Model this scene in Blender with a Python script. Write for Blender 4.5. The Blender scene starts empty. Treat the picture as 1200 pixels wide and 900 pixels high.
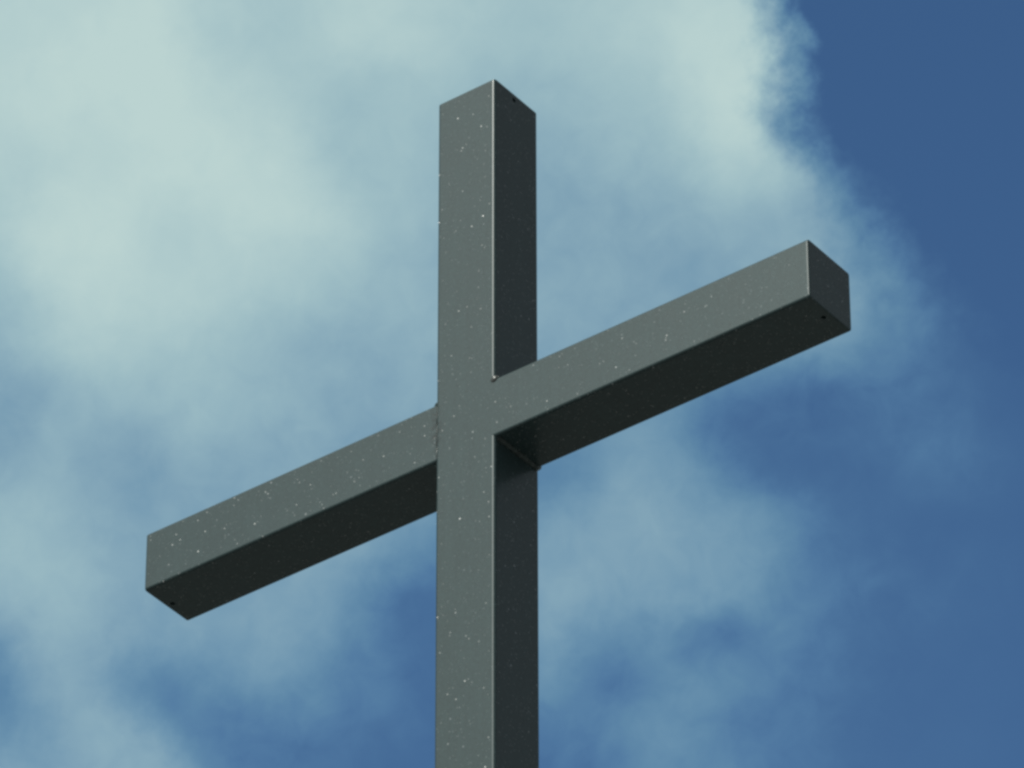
import bpy, bmesh, math, random
from mathutils import Vector, Matrix

# ------------------------------------------------------------------ camera, sky, sun, exposure
SC = bpy.context.scene
COL = SC.collection
A, D = 0.12, 0.1153                           # width and depth of the post
LIFT = 7.98                                   # height of the crossing above the ground
YAW, PITCH, ROLL = math.radians(36.848), math.radians(36.347), math.radians(-0.083)
CAM = Vector((5.3175, -6.9694, LIFT - 6.3782))
FOC = 7856.3 / 1200.0                         # focal length in picture widths

F = Vector((-math.sin(YAW) * math.cos(PITCH), math.cos(YAW) * math.cos(PITCH), math.sin(PITCH)))
R0 = Vector((math.cos(YAW), math.sin(YAW), 0))
U0 = R0.cross(F)
R = R0 * math.cos(ROLL) + U0 * math.sin(ROLL)
U = -R0 * math.sin(ROLL) + U0 * math.cos(ROLL)

cd = bpy.data.cameras.new('camera')
cam = bpy.data.objects.new('camera', cd)
COL.objects.link(cam)
cd.sensor_width = 36.0
cd.sensor_fit = 'HORIZONTAL'
cd.lens = 36.0 * FOC
cd.clip_start, cd.clip_end = 0.1, 5000
cam.matrix_world = Matrix(((R.x, U.x, -F.x, CAM.x), (R.y, U.y, -F.y, CAM.y), (R.z, U.z, -F.z, CAM.z), (0, 0, 0, 1)))
SC.camera = cam

SUN_EL, SUN_AZ = math.radians(42), math.radians(-14)      # azimuth from -Y (front of the cross) towards +X
sdir = Vector((math.sin(SUN_AZ) * math.cos(SUN_EL), -math.cos(SUN_AZ) * math.cos(SUN_EL), math.sin(SUN_EL)))
sl = bpy.data.lights.new('sun', 'SUN')
sl.energy, sl.angle, sl.color = 3.8, math.radians(0.53), (1.0, 0.98, 0.90)
sun = bpy.data.objects.new('sun', sl)
COL.objects.link(sun)
sun.rotation_euler = sdir.to_track_quat('Z', 'Y').to_euler()
sun.location = (0, -8, 20)

vs = SC.view_settings
vs.view_transform, vs.look, vs.gamma, vs.use_curve_mapping = 'Standard', 'None', 1.0, False
EXPO = -0.35
vs.exposure = EXPO
SKY_STRENGTH = 0.08
SKY_TINT = (0.87, 1.29, 1.60)


class NT:
    """small helper for building node trees"""
    def __init__(self, tree):
        self.t = tree
        tree.nodes.clear()

    def n(self, typ, **kw):
        nd = self.t.nodes.new(typ)
        for k, v in kw.items():
            setattr(nd, k, v)
        return nd

    def put(self, sock, v):
        if isinstance(v, bpy.types.NodeSocket):
            self.t.links.new(v, sock)
        elif v is not None:
            sock.default_value = v

    def m(self, op, a, b=None, c=None, clamp=False):
        nd = self.n('ShaderNodeMath', operation=op, use_clamp=clamp)
        for i, v in enumerate((a, b, c)):
            self.put(nd.inputs[i], v)
        return nd.outputs[0]

    def vm(self, op, a, b=None, out=0):
        nd = self.n('ShaderNodeVectorMath', operation=op)
        self.put(nd.inputs[0], a)
        if b is not None:
            self.put(nd.inputs[1], b)
        return nd.outputs[out]

    def scale(self, a, s):
        nd = self.n('ShaderNodeVectorMath', operation='SCALE')
        self.put(nd.inputs[0], a)
        self.put(nd.inputs['Scale'], s)
        return nd.outputs[0]

    def noise(self, vec, scale, detail=4, rough=0.5, col=False, dist=0.0):
        nd = self.n('ShaderNodeTexNoise')
        self.put(nd.inputs['Vector'], vec)
        nd.inputs['Scale'].default_value = scale
        nd.inputs['Detail'].default_value = detail
        nd.inputs['Roughness'].default_value = rough
        nd.inputs['Distortion'].default_value = dist
        return nd.outputs['Color' if col else 'Fac']

    def rng(self, v, a, b, c=0.0, d=1.0, smooth=True):
        nd = self.n('ShaderNodeMapRange', interpolation_type='SMOOTHSTEP' if smooth else 'LINEAR')
        for i, x in enumerate((v, a, b, c, d)):
            self.put(nd.inputs[i], x)
        return nd.outputs[0]

    def ramp(self, fac, stops, interp='LINEAR'):
        nd = self.n('ShaderNodeValToRGB')
        cr = nd.color_ramp
        cr.interpolation = interp
        while len(cr.elements) < len(stops):
            cr.elements.new(0.5)
        for e, (p, c) in zip(cr.elements, stops):
            e.position = p
        for e, (p, c) in zip(cr.elements, stops):
            e.color = (c, c, c, 1) if isinstance(c, (int, float)) else (*c, 1)
        self.put(nd.inputs[0], fac)
        return nd.outputs[0]

    def mix(self, fac, a, b):
        nd = self.n('ShaderNodeMix', data_type='RGBA')
        self.put(nd.inputs['Factor'], fac)
        self.put(nd.inputs[6], a)
        self.put(nd.inputs[7], b)
        return nd.outputs[2]

    def fmix(self, fac, a, b):
        nd = self.n('ShaderNodeMix', data_type='FLOAT')
        self.put(nd.inputs[0], fac)
        self.put(nd.inputs[2], a)
        self.put(nd.inputs[3], b)
        return nd.outputs[0]


# cloud cover of the sky round the cross on a half-degree net of sky directions (per cent of the thickest bright cloud)
COVER = """
97 95 95 103 95 86 80 83 92 92 87 80 78 80 82 86 93 92 82 80 80 80 80 80 80
97 98 98 105 95 85 80 80 90 90 87 78 77 78 80 85 95 97 90 85 80 80 80 80 80
97 100 100 103 100 93 85 80 77 77 78 74 70 70 75 80 88 100 97 85 80 80 80 80 80
92 95 95 98 100 100 95 87 75 75 73 66 62 63 66 72 80 98 88 78 70 70 70 70 70
88 92 95 95 100 97 98 93 77 73 70 64 57 55 58 62 68 79 79 65 60 60 60 60 60
85 95 100 97 90 95 97 97 87 75 70 63 57 53 52 55 59 64 62 58 55 55 50 50 50
81 99 103 95 90 90 88 85 80 70 65 58 54 51 50 51 53 56 58 56 52 50 45 40 40
68 82 95 92 92 87 80 77 72 68 62 58 56 55 53 50 49 50 52 53 50 44 36 30 30
64 77 85 82 80 75 70 66 60 60 58 54 52 50 48 46 46 46 46 46 38 31 24 18 15
50 56 68 70 68 68 65 62 55 52 52 50 46 42 40 38 36 26 17 14 15 14 10 5 3
46 58 60 58 64 63 60 55 50 50 48 44 36 34 36 37 30 9 10 9 8 10 11 6 2
50 60 56 46 53 52 52 52 50 46 42 36 28 26 38 43 40 22 6 5 5 7 11 7 3
69 68 60 47 50 50 50 50 48 44 38 30 30 42 50 53 44 41 32 10 6 4 3 3 2
70 70 63 52 50 50 48 47 46 40 24 16 36 50 50 50 48 42 34 13 8 5 4 4 2
60 66 65 50 46 46 47 45 34 15 6 10 40 50 47 45 42 38 28 15 12 7 6 4 2
36 58 56 45 40 44 45 42 24 12 7 10 36 43 22 31 15 9 19 16 8 5 4 3 2
20 52 52 28 19 30 38 32 15 18 6 8 26 37 11 19 28 22 11 12 8 5 3 3 2
30 44 57 53 22 15 16 15 13 10 6 5 10 15 17 32 28 19 12 10 5 3 3 3 2
44 50 55 56 47 21 13 10 7 4 4 4 5 8 13 28 28 20 10 7 4 3 3 3 2
"""
COVER = [[int(v) / 100 for v in line.split()] for line in COVER.split('\n') if line]


def sharpened(g, k=0.45):
    """counter the smoothing of the spline lookup"""
    h, w = len(g), len(g[0])
    at = lambda i, j: g[min(max(i, 0), h - 1)][min(max(j, 0), w - 1)]
    return [[min(1.1, max(0.0, g[i][j] + k * (g[i][j] - (at(i - 1, j) + at(i + 1, j) + at(i, j - 1) + at(i, j + 1)) / 4)))
             for j in range(w)] for i in range(h)]


COVER = sharpened(COVER)
COVER = [COVER[0]] + COVER + [COVER[-1]]             # one spare row above and below for the spline
BLUE = (60, 97, 142)
CLOUD_LINE = [(.12, (76, 116, 156)), (.25, (92, 133, 165)), (.5, (126, 161, 181)), (.75, (157, 188, 196)), (1.0, (187, 211, 209))]
EDGE = [(-150, 880), (0, 904), (50, 918), (90, 925), (120, 929), (160, 936), (190, 960), (220, 986), (260, 1010), (295, 1032),
        (330, 1062), (370, 1085), (400, 1098), (430, 1130), (460, 1230), (500, 1400), (1050, 1400)]


def build_world():
    w = bpy.data.worlds.new('World')
    SC.world = w
    w.use_nodes = True
    N = NT(w.node_tree)
    d = N.n('ShaderNodeTexCoord').outputs['Generated']
    sky = N.n('ShaderNodeTexSky', sky_type='NISHITA')
    sky.sun_disc = False
    sky.sun_elevation = SUN_EL
    sky.sun_rotation = math.pi - SUN_AZ
    sky.altitude = 300
    sky.air_density, sky.dust_density, sky.ozone_density = 1.0, 0.0, 1.2
    blue = N.vm('MULTIPLY', sky.outputs[0], SKY_TINT)

    # tangent-plane coordinates of the sky direction, in picture pixels of the 1200 wide photo
    df = N.m('MAXIMUM', N.vm('DOT_PRODUCT', d, tuple(F), 1), 0.02)
    k = FOC * 1200
    px = N.m('MULTIPLY_ADD', N.m('DIVIDE', N.vm('DOT_PRODUCT', d, tuple(R), 1), df), k, 600.0)
    py = N.m('MULTIPLY_ADD', N.m('DIVIDE', N.vm('DOT_PRODUCT', d, tuple(U), 1), df), -k, 450.0)
    # wisps: warp by fractal noise
    c1 = N.noise(d, 75.0, 5, 0.55, col=True)
    c2 = N.noise(d, 260.0, 6, 0.62, col=True)
    w1 = N.scale(N.vm('SUBTRACT', c1, (.5, .5, .5)), 45.0)
    w2 = N.scale(N.vm('SUBTRACT', c2, (.5, .5, .5)), 32.0)
    wv = N.n('ShaderNodeSeparateXYZ')
    N.put(wv.inputs[0], N.vm('ADD', w1, w2))
    x = N.m('ADD', px, wv.outputs[0])
    y = N.m('ADD', py, wv.outputs[1])
    xf = N.m('MULTIPLY_ADD', x, 1 / 1200.0, 0.0, clamp=True)
    yr = N.m('MINIMUM', N.m('MAXIMUM', N.m('MULTIPLY_ADD', y, 1 / 50.0, 1.0), 1.0), len(COVER) - 2.0)
    total = None
    for i, row in enumerate(COVER):
        r = N.ramp(xf, [(j / 24.0, v) for j, v in enumerate(row)], 'B_SPLINE')
        dist = N.m('ABSOLUTE', N.m('SUBTRACT', yr, float(i)))
        p = N.m('MAXIMUM', N.m('SUBTRACT', 1.5, dist), 0.0)
        q = N.m('MAXIMUM', N.m('SUBTRACT', 0.5, dist), 0.0)
        h = N.m('SUBTRACT', N.m('MULTIPLY', N.m('MULTIPLY', p, p), 0.5), N.m('MULTIPLY', N.m('MULTIPLY', q, q), 1.5))
        total = N.m('MULTIPLY_ADD', r, h, total if total is not None else 0.0)
    # sharp, frayed rim of the big cloud
    yn = N.m('MULTIPLY_ADD', y, 1 / 1200.0, 0.125)
    xe = N.m('MULTIPLY', N.ramp(yn, [((p + 150) / 1200.0, v / 1500.0) for p, v in EDGE]), 1500.0)
    fine = N.noise(d, 300.0, 6, 0.55)
    mid = N.noise(d, 110.0, 4, 0.5, dist=0.6)
    e = N.m('SUBTRACT', x, xe)
    e = N.m('MULTIPLY_ADD', N.m('SUBTRACT', fine, 0.5), 36.0, e)
    e = N.m('MULTIPLY_ADD', N.m('SUBTRACT', mid, 0.5), 42.0, e)
    soft_edge = N.rng(y, 60.0, 420.0, 1.0, 2.1)             # the rim thins out into haze lower down
    e = N.m('DIVIDE', e, soft_edge)
    rim = N.rng(e, -54.0, 40.0, 1.0, 0.0)
    inside = N.m('MULTIPLY', total, rim)
    # the same kind of broken cloud over the rest of the sky
    g1 = N.noise(d, 9.0, 8, 0.56, dist=0.4)
    far = N.rng(N.m('MULTIPLY_ADD', N.m('SUBTRACT', c1, 0.5), 0.08, g1), 0.42, 0.66, 0.0, 0.95)
    ox = N.m('SUBTRACT', N.m('ABSOLUTE', N.m('SUBTRACT', x, 600.0)), 600.0)
    oy = N.m('SUBTRACT', N.m('ABSOLUTE', N.m('SUBTRACT', y, 450.0)), 450.0)
    o = N.rng(N.m('MAXIMUM', ox, oy), 40.0, 420.0)
    # unseen grey cloud added well away from the cross to dim its right side
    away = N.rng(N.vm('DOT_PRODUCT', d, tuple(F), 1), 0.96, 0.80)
    dimming_cover = N.rng(g1, 0.30, 0.50, 0.55, 1.0)
    far = N.fmix(away, far, dimming_cover)
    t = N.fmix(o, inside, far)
    # lumps and filaments inside the cloud, strongest where it is half thin
    soft = N.m('ADD', N.m('MULTIPLY', N.noise(d, 60.0, 4, 0.5), 0.55), N.m('MULTIPLY', N.noise(d, 170.0, 6, 0.58, dist=0.5), 0.45))
    gain = N.m('MULTIPLY', N.rng(t, 0.0, 0.14), N.rng(t, 0.45, 0.95, 0.42, 0.22))
    t = N.m('MULTIPLY_ADD', N.m('SUBTRACT', soft, 0.5), gain, t, clamp=True)
    q = 2 ** (-EXPO) / SKY_STRENGTH
    lin = lambda c: [(v / 255 / 12.92 if v < 10 else ((v / 255 + .055) / 1.055) ** 2.4) for v in c]
    b0 = lin(BLUE)
    cc = N.ramp(t, [(p, tuple((v - (1 - p) * z) / p for v, z in zip(lin(c), b0))) for p, c in CLOUD_LINE])
    cloud = N.scale(N.mix(away, cc, (.185, .202, .208, 1)), q)  # added cloud out of view is darker and neutral, cutting blue skylight
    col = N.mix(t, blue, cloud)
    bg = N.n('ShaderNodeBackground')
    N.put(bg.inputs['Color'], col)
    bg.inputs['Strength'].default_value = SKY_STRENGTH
    out = N.n('ShaderNodeOutputWorld')
    w.node_tree.links.new(bg.outputs[0], out.inputs['Surface'])


build_world()


# ------------------------------------------------------------------ materials
def new_mat(name):
    m = bpy.data.materials.new(name)
    m.use_nodes = True
    return m, NT(m.node_tree)


def paint_material(name, base, rough, fleck_amount=1.0, stain=0.0):
    """weathered grey metallic paint: metal flakes with their own tilt glint in the sun"""
    m, N = new_mat(name)
    P = N.n('ShaderNodeTexCoord').outputs['Object']
    geo = N.n('ShaderNodeNewGeometry').outputs['Normal']
    mott = N.noise(P, 16.0, 6, 0.6)
    grain = N.noise(P, 330.0, 3, 0.6)
    v = N.m('ADD', N.m('MULTIPLY_ADD', mott, 0.28, 0.86), N.m('MULTIPLY_ADD', N.m('ADD', grain, N.noise(P, 150.0, 2, 0.5)), 0.50, -0.50))
    runs = N.noise(N.vm('MULTIPLY', P, (1.0, 1.0, 0.07)), 75.0, 4, 0.55)      # faint rain runs
    v = N.m('MULTIPLY', v, N.m('MULTIPLY_ADD', runs, 0.24, 0.88))
    if stain:
        blot = N.rng(N.noise(P, 45.0, 5, 0.6), 0.42, 0.62)
        v = N.m('MULTIPLY', v, N.m('MULTIPLY_ADD', blot, -stain, 1.0))
    # grime that has gathered along the left joint
    near = N.vm('LENGTH', N.vm('MULTIPLY', N.vm('SUBTRACT', P, (-A / 2, 0.0, LIFT + 0.01)), (1.0, 0.5, 0.24)), None, 1)
    dirt = N.m('MULTIPLY', N.rng(near, 0.004, 0.016, 1.0, 0.0), N.rng(N.noise(P, 95.0, 5, 0.65), 0.44, 0.58))
    v = N.m('MULTIPLY', v, N.m('MULTIPLY_ADD', dirt, -0.5, 1.0))
    colr = N.scale(base, v)
    bump = N.n('ShaderNodeBump')
    bump.inputs['Strength'].default_value = 0.25
    bump.inputs['Distance'].default_value = 0.0006
    N.put(bump.inputs['Height'], N.noise(P, 420.0, 3, 0.6))
    b = N.n('ShaderNodeBsdfPrincipled')
    N.put(b.inputs['Base Color'], colr)
    N.put(b.inputs['Roughness'], N.m('MULTIPLY_ADD', mott, 0.12, rough - 0.06))
    b.inputs['Metallic'].default_value = 0.12
    b.inputs['Specular IOR Level'].default_value = 0.32
    b.inputs['Coat Weight'].default_value = 0.5
    b.inputs['Coat Roughness'].default_value = 0.2
    N.put(b.inputs['Normal'], bump.outputs[0])
    # flakes
    shader = b.outputs[0]
    for sc, cut, tilt, fr, radius, lum in ((330.0, 0.915, 1.3, 0.32, 0.42, 0.11), (215.0, 0.986, 1.0, 0.25, 0.34, 0.24)):
        vo = N.n('ShaderNodeTexVoronoi', feature='F1')
        N.put(vo.inputs['Vector'], P)
        vo.inputs['Scale'].default_value = sc
        wn = N.n('ShaderNodeTexWhiteNoise', noise_dimensions='3D')
        N.put(wn.inputs['Vector'], N.vm('ADD', N.scale(vo.outputs['Position'], 371.0), (3.1, 7.7, 1.3)))
        sel = N.m('GREATER_THAN', wn.outputs['Value'], cut)
        dot = N.m('LESS_THAN', vo.outputs['Distance'], radius)
        mask = N.m('MULTIPLY', N.m('MULTIPLY', sel, dot), fleck_amount)
        nn = N.vm('NORMALIZE', N.vm('ADD', geo, N.scale(N.vm('SUBTRACT', wn.outputs['Color'], (.5, .5, .5)), tilt)))
        fl = N.n('ShaderNodeBsdfAnisotropic')                # the bare metal of one flake, over the paint
        N.put(fl.inputs['Color'], N.scale((lum, lum, lum), mask))
        fl.inputs['Roughness'].default_value = fr
        N.put(fl.inputs['Normal'], nn)
        mx = N.n('ShaderNodeAddShader')
        N.put(mx.inputs[0], shader)
        N.put(mx.inputs[1], fl.outputs[0])
        shader = mx.outputs[0]
    out = N.n('ShaderNodeOutputMaterial')
    m.node_tree.links.new(shader, out.inputs['Surface'])
    return m


def ground_material():
    m, N = new_mat('pale_gravel_ground')
    P = N.n('ShaderNodeTexCoord').outputs['Object']
    f = N.noise(P, 0.35, 8, 0.65)
    g = N.noise(P, 6.0, 6, 0.7)
    c = N.ramp(N.m('MULTIPLY_ADD', N.m('SUBTRACT', g, .5), .6, f), [(.3, (.10, .10, .094)), (.5, (.14, .139, .13)), (.7, (.19, .185, .17))])
    b = N.n('ShaderNodeBsdfPrincipled')
    N.put(b.inputs['Base Color'], c)
    b.inputs['Roughness'].default_value = 0.95
    out = N.n('ShaderNodeOutputMaterial')
    m.node_tree.links.new(b.outputs[0], out.inputs['Surface'])
    return m


M_PAINT = paint_material('grey_metallic_paint', (.039, .072, .076), 0.50)
M_BEAD = paint_material('ground_weld', (.11, .125, .122), 0.30, 0.0, 0.0)
M_WELD = paint_material('painted_weld', (.041, .068, .068), 0.40, 0.0, 0.35)


# ------------------------------------------------------------------ mesh helpers
def link(name, me, mat, parent=None):
    o = bpy.data.objects.new(name, me)
    COL.objects.link(o)
    if mat:
        me.materials.append(mat)
    if parent:
        o.parent = parent
    return o


def rounded_rect(w, h, r, seg=5):
    pts = []
    for cx, cy, a0 in ((w / 2 - r, h / 2 - r, 0), (-w / 2 + r, h / 2 - r, 90), (-w / 2 + r, -h / 2 + r, 180), (w / 2 - r, -h / 2 + r, 270)):
        for i in range(seg + 1):
            a = math.radians(a0 + 90 * i / seg)
            pts.append((cx + r * math.cos(a), cy + r * math.sin(a)))
    return pts


def tube_mesh(name, w, h, stations, frame, r):
    """solid bar: rounded rectangle swept along stations (pos, inset); frame maps (s, p, q) to a point.
    inset < 0 shrinks the outline (rounded end)"""
    bm = bmesh.new()
    rings = []
    for s, ins in stations:
        ring = [bm.verts.new(frame(s, p, q)) for p, q in rounded_rect(w - 2 * ins, h - 2 * ins, max(r - ins, 0.0012))]
        rings.append(ring)
    n = len(rings[0])
    for A, B in zip(rings, rings[1:]):
        for i in range(n):
            bm.faces.new((A[i], A[(i + 1) % n], B[(i + 1) % n], B[i]))
    bm.faces.new(rings[0])
    bm.faces.new(rings[-1])
    bmesh.ops.recalc_face_normals(bm, faces=bm.faces)
    me = bpy.data.meshes.new(name)
    bm.to_mesh(me)
    bm.free()
    me.polygons.foreach_set('use_smooth', [True] * len(me.polygons))
    return me


def flat_faces(o):
    """keep the big faces truly flat and only round the edges"""
    o.data.set_sharp_from_angle(angle=math.radians(35))
    md = o.modifiers.new('flat_faces', 'WEIGHTED_NORMAL')
    md.weight, md.keep_sharp = 100, True


def drill(o, centre, axis, radius, depth):
    """cut a round hole into a mesh object"""
    bm = bmesh.new()
    q = Vector((0, 0, 1)).rotation_difference(Vector(axis)).to_matrix().to_4x4()
    bmesh.ops.create_cone(bm, cap_ends=True, segments=24, radius1=radius, radius2=radius, depth=depth * 2,
                          matrix=Matrix.Translation(centre) @ q)
    me = bpy.data.meshes.new('drill')
    bm.to_mesh(me)
    bm.free()
    tool = bpy.data.objects.new('drill', me)
    COL.objects.link(tool)
    md = o.modifiers.new('hole', 'BOOLEAN')
    md.operation, md.solver, md.object = 'DIFFERENCE', 'EXACT', tool
    bpy.context.view_layer.update()
    dg = bpy.context.evaluated_depsgraph_get()
    res = bpy.data.meshes.new_from_object(o.evaluated_get(dg))
    o.modifiers.clear()
    o.data = res
    bpy.data.objects.remove(tool)
    bpy.data.meshes.remove(me)


# ------------------------------------------------------------------ ground
bm = bmesh.new()
bmesh.ops.create_grid(bm, x_segments=40, y_segments=40, size=2000)
me = bpy.data.meshes.new('ground')
bm.to_mesh(me)
bm.free()
g = link('ground', me, ground_material())
g['kind'] = 'structure'

# ------------------------------------------------------------------ the cross
H = 0.1153                    # height of the arms
TOP, LEFT, RIGHT = 0.6816, 0.6692, 0.6770
RAD = 0.0055
DP = 0.1190                   # the post is a touch deeper than the arms
cross = bpy.data.objects.new('cross', None)
COL.objects.link(cross)
cross.empty_display_size = 0.3
cross['label'] = 'tall dark grey metal cross with sparkling specks standing against the cloudy sky'
cross['category'] = 'cross'

CAP, PI = 0.006, math.pi
ENDS = [(-CAP, 0.0)] + [(-0.0030 * (1 - math.sin(k * PI / 10)), 0.0030 * (1 - math.cos(k * PI / 10))) for k in range(6)]


def post_frame(s, p, q):
    return (p, DP / 2 + q, LIFT + s)


post = link('post', tube_mesh('post', A, DP, [(-LIFT - 0.25, 0), (-4, 0), (-1.5, 0), (0, 0), (TOP - CAP, 0)], post_frame, RAD), M_PAINT, cross)
cap = link('end_cap', tube_mesh('end_cap', A, DP, [(TOP + s, i) for s, i in ENDS], post_frame, RAD), M_PAINT, cross)
drill(post, (A / 2, D * 0.46, LIFT + TOP - 0.014), (1, 0, 0), 0.0043, 0.02)


def arm_frame(sgn):
    return lambda s, p, q: (sgn * s, D / 2 + p, LIFT + q)


for sgn, ln in ((1, RIGHT), (-1, LEFT)):
    fr = arm_frame(sgn)
    arm = link('arm', tube_mesh('arm', D + (0.0006 if sgn > 0 else -0.0003), H, [(A / 2 - (RAD + 0.0006 if sgn > 0 else 0.001), 0), (0.3, 0), (ln - CAP, 0)], fr, RAD), M_PAINT, cross)
    ec = link('end_cap', tube_mesh('end_cap', D + (0.0006 if sgn > 0 else -0.0003), H, [(ln + s, i) for s, i in ENDS], fr, RAD), M_PAINT, arm)
    drill(arm, (sgn * (ln - 0.014), D * 0.5, LIFT - H / 2), (0, 0, 1), 0.0043, 0.02)


def weld_bead(sgn, seed):
    """lumpy fillet weld round the joint of one arm and the post; ground nearly flush on the front"""
    rnd = random.Random(seed)
    bm = bmesh.new()
    base = rounded_rect(D - 0.002, H - 0.001, RAD, 6)
    path = []
    for i, (p0, q0) in enumerate(base):
        p1, q1 = base[(i + 1) % len(base)]
        L = math.hypot(p1 - p0, q1 - q0)
        m = max(1, int(L / 0.0028))
        for k in range(m):
            path.append((p0 + (p1 - p0) * k / m, q0 + (q1 - q0) * k / m))
    rings = []
    ph = rnd.random() * 6
    n = len(path)
    for i, (p, q) in enumerate(path):
        front = p < -D / 2 + 0.004                       # the face turned to the viewer
        rr = 0.0070 + 0.0005 * math.sin(i * 1.15 + ph) + rnd.uniform(-.0003, .0003)
        if front:
            rr = (0.0038 if sgn > 0 else 0.0045) + 0.00012 * math.sin(i * 0.8 + ph) + rnd.uniform(-.00005, .00005)
            p = p + (0.0046 if sgn > 0 else 0.0042 + 0.0003 * math.sin(i * .45))
        if sgn > 0 and front and q > H / 2 - 0.006:
            rr = 0.0045                                  # a bright lump at the upper corner
        t0, t1 = Vector(path[i - 1]), Vector(path[(i + 1) % n])
        tg = (t1 - t0).normalized()
        nr = Vector((tg.y, -tg.x))
        ring = []
        for k in range(10):
            a = 2 * math.pi * k / 10
            off = nr * (math.cos(a) * rr)
            ring.append(bm.verts.new((sgn * (A / 2 + math.sin(a) * rr), D / 2 + p + off.x, LIFT + q + off.y)))
        rings.append(ring)
    for i in range(n):
        a_, b_ = rings[i], rings[(i + 1) % n]
        for k in range(10):
            bm.faces.new((a_[k], a_[(k + 1) % 10], b_[(k + 1) % 10], b_[k]))
    bead_faces = set(bm.faces)
    if sgn > 0:                                          # the blob where the welder finished, upper front corner
        bmesh.ops.create_uvsphere(bm, u_segments=16, v_segments=10, radius=1.0, matrix=Matrix.Translation(
            (A / 2 - 0.0012, 0.0018, LIFT + H / 2 - 0.0012)) @ Matrix.Diagonal((0.0082, 0.0054, 0.0070, 1)))
        for f in bm.faces:
            if f not in bead_faces:
                f.material_index = 1
    bmesh.ops.recalc_face_normals(bm, faces=bm.faces)
    me = bpy.data.meshes.new('weld_bead')
    bm.to_mesh(me)
    bm.free()
    me.polygons.foreach_set('use_smooth', [True] * len(me.polygons))
    me.materials.append(M_WELD)
    me.materials.append(M_BEAD)
    return link('weld_bead', me, None, cross)


for o in [cap, post] + [c for c in list(bpy.data.objects) if c.name.startswith(('arm', 'end_cap.'))]:
    flat_faces(o)
weld_bead(1, 3)
weld_bead(-1, 8)
SC.cycles.filter_width = 2.9
